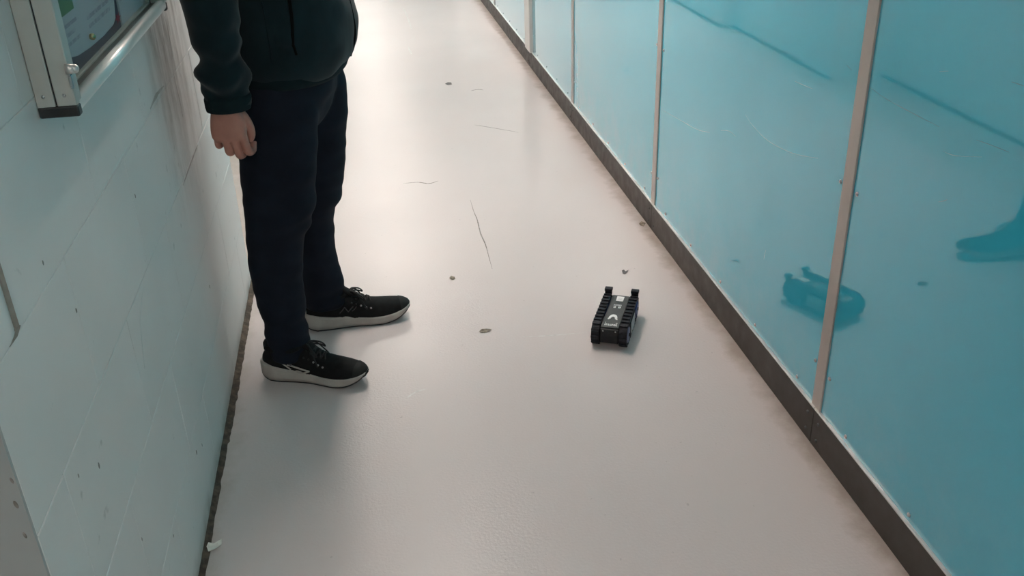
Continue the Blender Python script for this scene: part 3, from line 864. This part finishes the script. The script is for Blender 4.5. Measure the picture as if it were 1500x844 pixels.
near_leg = [S(522, 398, 452, 2.462, .050), S(515, 394, 456, 2.462, .058), S(500, 391, 455, 2.465, .062), S(475, 385, 450, 2.470, .062), S(450, 378, 447, 2.475, .064),
            S(425, 372, 445, 2.478, .065), S(400, 366, 444, 2.48, .067), S(375, 362, 445, 2.483, .069), S(350, 359, 448, 2.485, .071), S(332, 358, 455, 2.485, .074), S(315, 357, 460, 2.485, .077),
            S(300, 356, 462, 2.487, .078), S(275, 353, 463, 2.488, .081), S(250, 350, 464, 2.49, .084), S(200, 346, 466, 2.495, .089), S(150, 344, 468, 2.50, .094), S(110, 345, 470, 2.51, .098), S(70, 352, 468, 2.52, .10)]
far_leg = [S(448, 448, 503, 2.742, .050), S(440, 441, 509, 2.742, .058), S(425, 438, 506, 2.742, .060), S(412, 437, 503, 2.74, .060), S(395, 434, 497, 2.738, .062), S(375, 431, 493, 2.735, .064), S(350, 427, 491, 2.73, .066),
           S(325, 421, 490, 2.725, .070), S(306, 416, 490, 2.72, .074), S(298, 413, 496, 2.718, .077), S(288, 411, 501, 2.715, .080), S(270, 408, 504, 2.713, .083), S(240, 404, 507, 2.71, .086),
           S(200, 400, 508, 2.705, .09), S(150, 398, 509, 2.70, .094), S(115, 396, 506, 2.69, .097), S(80, 396, 496, 2.68, .10)]
FA = math.radians(-13)     # the way the hips and chest face
fx = Vector((math.cos(FA), math.sin(FA), 0)); fy_ = Vector((-math.sin(FA), math.cos(FA), 0))
def T(z, cx, cy, a, b):
    return (Vector((cx, cy, z)), fx * a, fy_ * b)
pelvis = [T(0.70, -.215, 2.60, .06, .10), T(0.75, -.212, 2.60, .105, .165), T(0.82, -.205, 2.60, .128, .185), T(0.90, -.198, 2.60, .130, .180), T(0.97, -.195, 2.60, .120, .165), T(1.0, -.195, 2.60, .10, .15)]

V, Fc = merge(loft(interp_secs(near_leg, 4), 40), loft(interp_secs(far_leg, 4), 40), loft(interp_secs(pelvis, 4), 48, True, 2.3))
tm = remesh(V, Fc, 0.0062, 6, 0.5)
def jean_folds(co):
    z = co[:, 2]
    n1 = vnoise(co, (7, 7, 30), 1.3); n2 = vnoise(co, (16, 16, 9), 5.1)
    knee = np.exp(-((z - 0.48) / 0.13) ** 2) + 1.1 * np.exp(-((z - 0.17) / 0.09) ** 2) + 0.7 * np.exp(-((z - 0.78) / 0.1) ** 2)
    return 0.006 * n1 * (0.25 + knee) + 0.003 * n2
displace(tm, jean_folds)
# crisp lower edge of each leg is kept by the shoes below
trousers = mesh_obj('jeans', rel(tm), M_JEANS, pe)
# pocket seam on the front of the hip
def rtube(name, path, r, m, parent, n=8, flat=None):
    v, f = tube(smooth_path([Vector(p) - PO for p in path], 5), r, n, flat)
    return mk(name, v, f, m, parent, True)

# ---- jacket
torso = [T(0.868, -.190, 2.60, .136, .186), T(0.885, -.186, 2.60, .148, .200), T(0.92, -.180, 2.60, .166, .212), T(0.97, -.176, 2.60, .172, .216), T(1.03, -.177, 2.60, .170, .216),
         T(1.10, -.182, 2.60, .162, .210), T(1.20, -.19, 2.60, .150, .208), T(1.30, -.20, 2.60, .140, .210), T(1.38, -.205, 2.60, .122, .200), T(1.43, -.205, 2.60, .095, .150), T(1.46, -.20, 2.60, .078, .085), T(1.50, -.195, 2.60, .068, .070)]
sh_r = Vector((-.205, 2.60, 1.375)) - fy_ * .185
sh_l = Vector((-.205, 2.60, 1.375)) + fy_ * .185
arm_r = [(sh_r + fy_ * .05 + Vector((0, 0, .02)), Vector((.055, 0, -.02)), Vector((0, .05, .03))), (sh_r, Vector((.072, 0, -.01)), Vector((0, .060, .03))),
         (sh_r + Vector((-.035, -.035, -.11)), Vector((.070, 0, -.02)), Vector((0, .064, .02))),
         S(-35, 253, 347, 2.345, .064), S(0, 263, 349, 2.338, .062), S(30, 270, 351, 2.335, .060), S(60, 281, 354, 2.332, .058), S(80, 288, 357, 2.330, .057), S(95, 289, 361, 2.330, .056), S(106, 287, 364, 2.33, .056),
         S(116, 291, 366, 2.33, .054), S(124, 292, 367, 2.33, .053), S(133, 297, 367, 2.33, .050), S(146, 299, 367, 2.33, .047), S(157, 301, 367, 2.33, .044)]
wr_l = Vector((-.225, 2.842, .83)); el_l = Vector((-.25, 2.845, 1.10))
arm_l = [(sh_l - fy_ * .05 + Vector((0, 0, .02)), Vector((.055, 0, -.02)), Vector((0, .05, -.03))), (sh_l, Vector((.070, 0, -.01)), Vector((0, .060, -.03))),
         (sh_l + Vector((-.02, .03, -.11)), Vector((.066, 0, 0)), Vector((0, .062, -.01))), (el_l, Vector((.062, 0, 0)), Vector((0, .058, 0))),
         (el_l.lerp(wr_l, .5), Vector((.055, 0, 0)), Vector((0, .052, 0))), (wr_l + Vector((0, 0, .06)), Vector((.05, 0, 0)), Vector((0, .048, 0))), (wr_l, Vector((.045, 0, 0)), Vector((0, .043, 0)))]
V, Fc = merge(loft(interp_secs(torso, 4), 56, True, 2.25), loft(interp_secs(arm_r, 4), 36), loft(interp_secs(arm_l, 4), 36))
jm = remesh(V, Fc, 0.0062, 5, 0.5)
def jack_folds(co):
    z = co[:, 2]
    n1 = vnoise(co, (9, 9, 20), 9.7); n2 = vnoise(co, (20, 20, 9), 2.2)
    low = np.exp(-((z - 0.93) / 0.10) ** 2)
    sleeve = (co[:, 1] < 2.385) * np.exp(-((z - 0.92) / 0.13) ** 2)
    ring = np.sin(z * 95 + 12 * (co[:, 0] + 0.35) + 3 * n2) * sleeve
    return 0.007 * n1 * (0.35 + low * 0.7) + 0.003 * n2 + 0.0055 * ring
displace(jm, jack_folds)
jacket = mesh_obj('jacket', rel(jm), M_JACK, pe)
# ribbed hem and cuffs
hem = [T(0.862, -.193, 2.60, .132, .180), T(0.863, -.193, 2.60, .140, .190), T(0.872, -.190, 2.60, .146, .196), T(0.892, -.187, 2.60, .152, .203), T(0.898, -.187, 2.60, .150, .201)]
v, f = loft(hem, 64, True, 2.25); mk('hem_band', [a - PO for a in v], f, M_RIB, jacket, True)
cu = [S(161, 305, 364, 2.33, .038), S(160, 302, 368, 2.33, .045), S(154, 300, 369, 2.33, .0485), S(143, 298, 369, 2.33, .051), S(138, 299, 367, 2.33, .050)]
v, f = loft(cu, 36); mk('cuff', [a - PO for a in v], f, M_RIB, jacket, True)
cu = [(wr_l + Vector((0, 0, -.004)), Vector((.044, 0, 0)), Vector((0, .042, 0))), (wr_l + Vector((0, 0, .03)), Vector((.05, 0, 0)), Vector((0, .048, 0)))]
v, f = loft(cu, 24); mk('cuff', [a - PO for a in v], f, M_RIB, jacket, True)
# pocket zip on the near side of the front, with its pull
def torso_pt(z, th, out=0.0):
    for s0, s1 in zip(torso[:-1], torso[1:]):
        if s0[0].z <= z <= s1[0].z:
            k = (z - s0[0].z) / (s1[0].z - s0[0].z)
            c = s0[0].lerp(s1[0], k); u = s0[1].lerp(s1[1], k); v_ = s0[2].lerp(s1[2], k)
            e = 2 / 2.25
            ca, sa = math.cos(th), math.sin(th)
            d = u * math.copysign(abs(ca) ** e, ca) + v_ * math.copysign(abs(sa) ** e, sa)
            return c + d + d.normalized() * out
    return torso[-1][0]
rtube('pocket_zip', [torso_pt(1.12, math.radians(-66), .003), torso_pt(1.05, math.radians(-68), .003), torso_pt(0.985, math.radians(-71), .003)], .0045, M_ZIP, jacket, 8, .6)
rtube('zip_pull', [torso_pt(.985, math.radians(-71), .006), torso_pt(.972, math.radians(-70), .009), torso_pt(.958, math.radians(-69), .008)], [.003] + [.0035] * 9 + [.002], M_SILV if False else M_ZIP, jacket, 8, .6)
rtube('front_zip', [torso_pt(z, 0.0, .001) for z in (.905, .95, 1.0, 1.1, 1.2, 1.3, 1.38)], .0035, M_ZIP, jacket, 8, .5)
rtube('side_seam', [torso_pt(z, math.radians(-88), .001) for z in (.90, .95, 1.0, 1.1, 1.2)], .002, M_RIB, jacket, 6)
# stand-up collar
cs = [T(1.44, -.20, 2.60, .078, .085), T(1.47, -.195, 2.60, .076, .078), T(1.51, -.19, 2.60, .074, .074), T(1.515, -.19, 2.60, .066, .066), T(1.47, -.195, 2.60, .064, .064)]
v, f = loft(cs, 32, False); mk('collar', [a - PO for a in v], f, M_RIB, jacket, True)

# ---- body: one continuous surface inside the clothes, with head and hands
def scale_secs(secs, k):
    return [(c, u * k, v_ * k) for c, u, v_ in secs]
def chain(path, radii, n=14):
    return tube(smooth_path(path, 4), list(np.interp(np.linspace(0, 1, (len(path) - 1) * 4 + 1), np.linspace(0, 1, len(radii)), radii)), n)
parts = [loft(interp_secs(scale_secs(near_leg, .82), 3), 28), loft(interp_secs(scale_secs(far_leg, .82), 3), 28), loft(interp_secs(scale_secs(pelvis, .88), 3), 32),
         loft(interp_secs(scale_secs(torso, .84), 3), 36), loft(interp_secs(scale_secs(arm_r, .66), 3), 24), loft(interp_secs(scale_secs(arm_l, .66), 3), 24)]
HC = Vector((-.175, 2.597, 1.645))                          # head centre
def hp(f_, l_, u_): return HC + fx * f_ + fy_ * l_ + Vector((0, 0, u_))
def ell(c, a, b_, h_, n=24, m_=14):
    secs = []
    for i in range(m_ + 1):
        t_ = -math.pi / 2 + math.pi * (i + 0.0) / m_
        r_ = max(math.cos(t_), 0.03)
        secs.append((c + Vector((0, 0, h_ * math.sin(t_))), fx * a * r_, fy_ * b_ * r_))
    return loft(secs, n)
head = [ell(hp(-.008, 0, .028), .098, .077, .092), ell(hp(.022, 0, -.045), .070, .060, .075), ell(hp(.045, 0, -.088), .036, .036, .026),
        chain([hp(-.035, 0, -.19), hp(-.025, 0, -.10), hp(-.01, 0, -.04)], [.062, .056, .058], 20),
        chain([hp(.086, 0, .020), hp(.100, 0, -.008), hp(.112, 0, -.028)], [.009, .011, .015], 12),
        ell(hp(.098, .012, -.030), .012, .009, .008, 12, 8), ell(hp(.098, -.012, -.030), .012, .009, .008, 12, 8),
        chain([hp(.080, -.045, .033), hp(.092, 0, .036), hp(.080, .045, .033)], [.010, .012, .010], 10),
        ell(hp(.084, 0, -.060), .012, .024, .007, 12, 8), ell(hp(.082, 0, -.071), .012, .021, .007, 12, 8),
        ell(hp(-.005, .078, -.004), .018, .009, .032, 14, 8), ell(hp(-.005, -.078, -.004), .018, .009, .032, 14, 8)]
V, Fc = merge(*(parts + head))
bm1 = remesh(V, Fc, 0.0055, 3, 0.5)

def hand(W, down, lat, nrm, m=1.0):
    """W wrist, down along the hand, lat towards the index finger, nrm out of the back of the hand"""
    down = Vector(down).normalized(); nrm = Vector(nrm).normalized(); lat = Vector(lat).normalized()
    def P(s, d_, h_): return W + lat * s + down * d_ + nrm * h_
    ps = [(P(0, -.07, 0), lat * .031, nrm * .026), (P(0, -.02, 0), lat * .032, nrm * .023), (P(.001, .01, 0), lat * .036, nrm * .021), (P(.001, .035, .001), lat * .042, nrm * .0195),
          (P(.000, .060, .003), lat * .0445, nrm * .0175), (P(0, .078, .004), lat * .043, nrm * .0145), (P(0, .088, .003), lat * .036, nrm * .010)]
    prt = [loft(interp_secs(ps, 4), 28, True, 2.5)]
    for s, d_, L_, r_, sp_ in ((.0330, .077, .046, .0108, .05), (.0112, .082, .049, .0112, .0), (-.0112, .077, .045, .0106, -.04), (-.0322, .066, .036, .0094, -.10)):
        k = P(s, d_, .005)
        def dirn(a): return down * math.cos(a) - nrm * math.sin(a) + lat * sp_
        p0 = P(s * .8, d_ - .035, .004)
        p1 = k + dirn(.35) * L_
        p2 = p1 + dirn(1.45) * L_ * .62
        p3 = p2 + dirn(2.5) * L_ * .48
        prt.append(chain([p0, k, k.lerp(p1, .5), p1, p2, p3], [r_ * .8, r_ * 1.10, r_ * .96, r_ * .98, r_ * .9, r_ * .72], 14))
    prt.append(chain([P(.020, .012, -.010), P(.036, .034, -.014), P(.046, .060, -.018), P(.044, .082, -.024), P(.036, .096, -.030)], [.015, .0145, .012, .011, .0085], 14))
    return prt
# right hand hangs beside the thigh, back of the hand towards the camera
W_r = on(329, 158, 1, 2.33) + Vector((0, 0, .004))
rh = hand(W_r, (0.025, -.02, -1), (0.96, -.20, 0.02), (-0.20, -.96, .02))
V, Fc = merge(*rh); hm = remesh(V, Fc, 0.0019, 3, 0.5)
lh = hand(wr_l + Vector((0, 0, .005)), (0.02, .0, -1), (0.97, .2, 0.0), (-.2, .97, 0))
V, Fc = merge(*lh); hm2 = remesh(V, Fc, 0.0026, 3, 0.5)
bmm = bmesh.new()
for mm in (bm1, hm, hm2):
    bmm.from_mesh(mm)
me = bpy.data.meshes.new('body'); bmm.to_mesh(me); bmm.free()
body = mesh_obj('body', rel(me), M_SKIN, pe)
# eyes, lips, hair
for s in (-1, 1):
    bm = bmesh.new(); bmesh.ops.create_uvsphere(bm, u_segments=16, v_segments=10, radius=.0125, matrix=Matrix.Translation(hp(.074, s * .031, .012) - PO))
    e_ = from_bm('eye', bm, M_EYE, body, True)
    bm = bmesh.new(); bmesh.ops.create_uvsphere(bm, u_segments=14, v_segments=8, radius=.006, matrix=Matrix.Translation(hp(.0815, s * .031, .012) - PO))
    from_bm('iris', bm, M_IRIS, e_, True)
v, f = tube([a - PO for a in smooth_path([hp(.088, -.022, -.065), hp(.0965, 0, -.064), hp(.088, .022, -.065)], 5)], .0045, 8)
mk('mouth', v, f, M_LIP, body, True)
V = []; Fq = []
NU, NV = 32, 14
for i in range(NV + 1):
    ph = math.radians(-38 + 128 * i / NV)
    for k in range(NU):
        a_ = 2 * math.pi * k / NU
        front = max(math.cos(a_), 0)
        ph2 = max(ph, math.radians(-38 + 72 * front ** 0.7))
        side = abs(math.sin(a_))
        if side > .8: ph2 = max(ph2, math.radians(4))
        d_ = Vector((math.cos(ph2) * math.cos(a_), math.cos(ph2) * math.sin(a_), math.sin(ph2)))
        rr = 1.085 + 0.03 * mnoise.noise(d_ * 6)
        V.append(hp(-.010 + .098 * d_.x * rr, .078 * d_.y * rr, .030 + .094 * d_.z * rr) - PO)
for i in range(NV):
    for k in range(NU):
        Fq.append((i * NU + k, i * NU + (k + 1) % NU, (i + 1) * NU + (k + 1) % NU, (i + 1) * NU + k))
Fq.append(tuple(range(NV * NU, NV * NU + NU)))
hair = mk('hair', V, Fq, M_HAIR, pe, True)
sd = hair.modifiers.new('thick', 'SOLIDIFY'); sd.thickness = 0.008; sd.offset = -1

# ---- trainers
def ev(tab, t): return float(np.interp(t, [a for a, _ in tab], [b_ for _, b_ in tab]))
SW = [(0, .024), (.03, .033), (.10, .039), (.2, .040), (.35, .037), (.48, .038), (.6, .045), (.72, .0505), (.82, .050), (.9, .044), (.96, .034), (1, .016)]
SB = [(0, .016), (.05, .006), (.10, .001), (.2, 0), (.7, 0), (.78, .003), (.86, .010), (.94, .023), (1, .037)]
ST = [(0, .062), (.06, .060), (.15, .052), (.28, .044), (.38, .043), (.5, .034), (.62, .030), (.75, .031), (.85, .035), (.93, .041), (1, .046)]
UH = [(.02, .080), (.05, .094), (.12, .104), (.2, .108), (.3, .112), (.38, .114), (.44, .108), (.52, .095), (.6, .083), (.7, .075), (.8, .070), (.88, .066), (.94, .061), (.985, .053), (1.0, .046)]
UW = [(.02, .020), (.05, .030), (.12, .036), (.25, .037), (.38, .036), (.5, .038), (.6, .043), (.72, .0475), (.82, .047), (.9, .0415), (.955, .032), (.99, .019), (1.0, .011)]
LS = 0.318
def bend(t): return 0.008 * math.sin(math.pi * (t - .15)) * (1 if t > .15 else 0)   # the sole curves slightly inwards
def upw(t, z, side, out=0.0):
    z0 = ev(ST, t) - .012; h_ = ev(UH, t); w_ = ev(UW, t)
    k = min(max((z - z0) / (h_ - z0), 0), .995)
    p_ = 2.3 if t > .45 else 3.2
    return Vector((t * LS, side * (w_ * (1 - k ** p_) ** (1 / p_) + out) , z))
def shoe(name, heel, toe, label, inner, logo):
    heel = Vector(heel); toe = Vector(toe)
    d_ = toe - heel; yaw = math.atan2(d_.y, d_.x)
    r = bpy.data.objects.new(name, None); link(r, pe); r['label'] = label
    r.scale = (d_.length / LS * 1.004,) * 3 if False else (d_.length / LS, 1, 1)
    r.location = heel - PO; r.rotation_euler = (0, 0, yaw); r.empty_display_size = .05
    off = lambda t: inner * bend(t)
    ts = np.concatenate([np.linspace(0, .1, 6), np.linspace(.12, .88, 28), np.linspace(.9, 1, 10)])
    def slab(nm, zf0, zf1, wk, m, grow=0.0):
        V = []; Fq = []
        prof = [(0.0, .90), (0.0, .985), (.25, 1.0), (.75, 1.0), (1.0, .97), (1.0, .88)]
        for t in ts:
            z0, z1 = zf0(t), zf1(t)
            w_ = ev(SW, t) * wk + grow
            ring = [(w_ * q_, z0 + (z1 - z0) * k) for k, q_ in prof] + [(-w_ * q_, z0 + (z1 - z0) * k) for k, q_ in reversed(prof)]
            for yy, zz in ring: V.append((t * LS, yy + off(t), zz))
        n = 2 * len(prof)
        for i in range(len(ts) - 1):
            for k in range(n):
                Fq.append((i * n + k, i * n + (k + 1) % n, (i + 1) * n + (k + 1) % n, (i + 1) * n + k))
        Fq.append(tuple(range(n))[::-1]); Fq.append(tuple((len(ts) - 1) * n + k for k in range(n)))
        return mk(nm, V, Fq, m, r, True)
    slab('outsole', lambda t: ev(SB, t), lambda t: ev(SB, t) + .007, .97, M_OUTS)
    slab('midsole', lambda t: ev(SB, t) + .005, lambda t: max(ev(ST, t), ev(SB, t) + .008), 1.0, M_MIDS)
    # upper: domed sections
    V = []; Fq = []
    us = np.concatenate([np.linspace(.022, .1, 6), np.linspace(.13, .9, 30), np.linspace(.92, 1.0, 8)])
    NP = 17
    for t in us:
        z0 = ev(ST, t) - .012; h_ = ev(UH, t)
        for k in range(NP):
            a_ = math.pi * k / (NP - 1)
            zz = z0 + (h_ - z0) * math.sin(a_)
            q_ = upw(t, zz, math.copysign(1, math.cos(a_)) if abs(math.cos(a_)) > 1e-6 else 0)
            V.append((q_.x, q_.y + off(t), zz))
    for i in range(len(us) - 1):
        for k in range(NP - 1):
            Fq.append((i * NP + k, i * NP + k + 1, (i + 1) * NP + k + 1, (i + 1) * NP + k))
        Fq.append((i * NP + NP - 1, i * NP, (i + 1) * NP, (i + 1) * NP + NP - 1))
    Fq.append(tuple(range(NP))); Fq.append(tuple((len(us) - 1) * NP + k for k in range(NP))[::-1])
    up_ = mk('upper', V, Fq, M_KNIT, r, True)
    def P(t, z, out=.0015, side=-1):
        q_ = upw(t, z, side, out); q_.y += off(t); return q_
    def top(t, y_, lift):
        return Vector((t * LS, y_ + off(t), ev(UH, t) + lift))
    # padded collar and heel tab
    v, f = tube(smooth_path([Vector((.10 * LS, -.030, .108)), Vector((.22 * LS, -.036, .106)), Vector((.36 * LS, -.033, .112)), Vector((.41 * LS, 0, .114)), Vector((.36 * LS, .033, .112)), Vector((.22 * LS, .036, .106)), Vector((.10 * LS, .030, .108)), Vector((.055 * LS, 0, .113)), Vector((.10 * LS, -.030, .108))], 5), .008, 10)
    mk('collar', v, f, M_KNIT, r, True)
    # tongue
    v, f = loft(interp_secs([(top(.58, 0, -.006), Vector((0, .016, 0)), Vector((.004, 0, .006))), (top(.48, 0, 0), Vector((0, .020, 0)), Vector((.004, 0, .007))), (top(.40, 0, .008), Vector((0, .023, 0)), Vector((.006, 0, .006))), (top(.375, 0, .022), Vector((0, .022, 0)), Vector((.006, 0, .004)))], 4), 16)
    mk('tongue', v, f, M_KNIT, r, True)
    # crossed laces and a bow
    for i, t in enumerate((.63, .585, .54, .495, .455)):
        hw = .020
        for s in (-1, 1):
            v, f = tube(smooth_path([top(t, -s * hw, -.010), top(t - .012, -s * .008, .0035), top(t - .028, s * .008, .005), top(t - .045, s * hw, -.009)], 4), .0026, 6)
            mk('lace', v, f, M_LACE, r, True)
        for s in (-1, 1):
            bm = bmesh.new()
            e0 = P(t - .01, ev(UH, t) - .016 - .004 * (s < 0), .0005, s)
            bmesh.ops.create_uvsphere(bm, u_segments=8, v_segments=6, radius=.0032, matrix=Matrix.Translation(e0))
            from_bm('eyelet', bm, M_SILV if i in (0, 1, 2) else M_LACE, r, True)
    for s in (-1, 1):
        v, f = tube(smooth_path([top(.44, 0, .006), top(.47, s * .014, .014), top(.54, s * .028, .014), top(.57, s * .032, .004), top(.52, s * .026, .006), top(.45, 0, .008)], 5), .0024, 6)
        mk('lace_bow', v, f, M_LACE, r, True)
        v, f = tube(smooth_path([top(.45, 0, .008), top(.50, s * .020, .012), top(.56, s * .036, -.012), top(.58, s * .042, -.024)], 5), .0022, 6)
        mk('lace_end', v, f, M_LACE, r, True)
    # heel clip in the midsole colour
    # toe guard
    V = []; Fq = []
    tt = np.linspace(.90, 1.0, 8)
    for t in tt:
        z0 = ev(ST, t) - .006; h_ = ev(UH, t)
        for k in range(NP):
            a_ = math.pi * k / (NP - 1)
            zz = z0 + (h_ - z0) * math.sin(a_)
            q_ = upw(t, zz, math.copysign(1, math.cos(a_)) if abs(math.cos(a_)) > 1e-6 else 0, .0012)
            V.append((q_.x + .001, q_.y + off(t), zz + .0010 * math.sin(a_)))
    for i in range(len(tt) - 1):
        for k in range(NP - 1):
            Fq.append((i * NP + k, i * NP + k + 1, (i + 1) * NP + k + 1, (i + 1) * NP + k))
    mk('toe_guard', V, Fq, M_TOE, r, True)
    def strip(nm, pts, wd, m):
        Q = [P(t, z, .0012) for t, z in pts]
        v, f = tube(smooth_path(Q, 4), wd, 8, .45)
        mk(nm, v, f, m, r, True)
    if logo == 'arrow':
        strip('side_flash', [(.17, .083), (.22, .070), (.27, .058), (.315, .046)], .0032, M_MIDS)
        strip('side_flash', [(.285, .062), (.34, .057), (.40, .051), (.46, .046), (.49, .044)], .0042, M_MIDS)
        strip('side_flash', [(.49, .044), (.45, .039), (.41, .036), (.37, .038)], .0042, M_MIDS)
        strip('mesh_patch', [(.245, .082), (.27, .074), (.30, .068), (.33, .064)], .008, M_MESHG)
        strip('collar_tab', [(.30, .100), (.33, .106)], .003, M_MESHG)
    else:
        strip('side_letter', [(.325, .058), (.355, .068), (.375, .076)], .0028, M_MESHG)
        strip('side_letter', [(.375, .076), (.392, .066), (.405, .059)], .0026, M_MESHG)
        strip('side_letter', [(.405, .059), (.43, .068), (.455, .074)], .0028, M_MESHG)
        strip('side_letter', [(.44, .060), (.47, .066), (.485, .072)], .0022, M_MESHG)
    return r
shoe('trainer', (-.372, 2.484, 0), (-.075, 2.3605, 0), 'black trainer with grey midsole and white side flash, foot nearer the camera', 1, 'arrow')
shoe('trainer', (-.262, 2.738, 0), (.076, 2.771, 0), 'black trainer with grey midsole, foot farther from the camera', -1, 'letter')
bpy.context.view_layer.update()
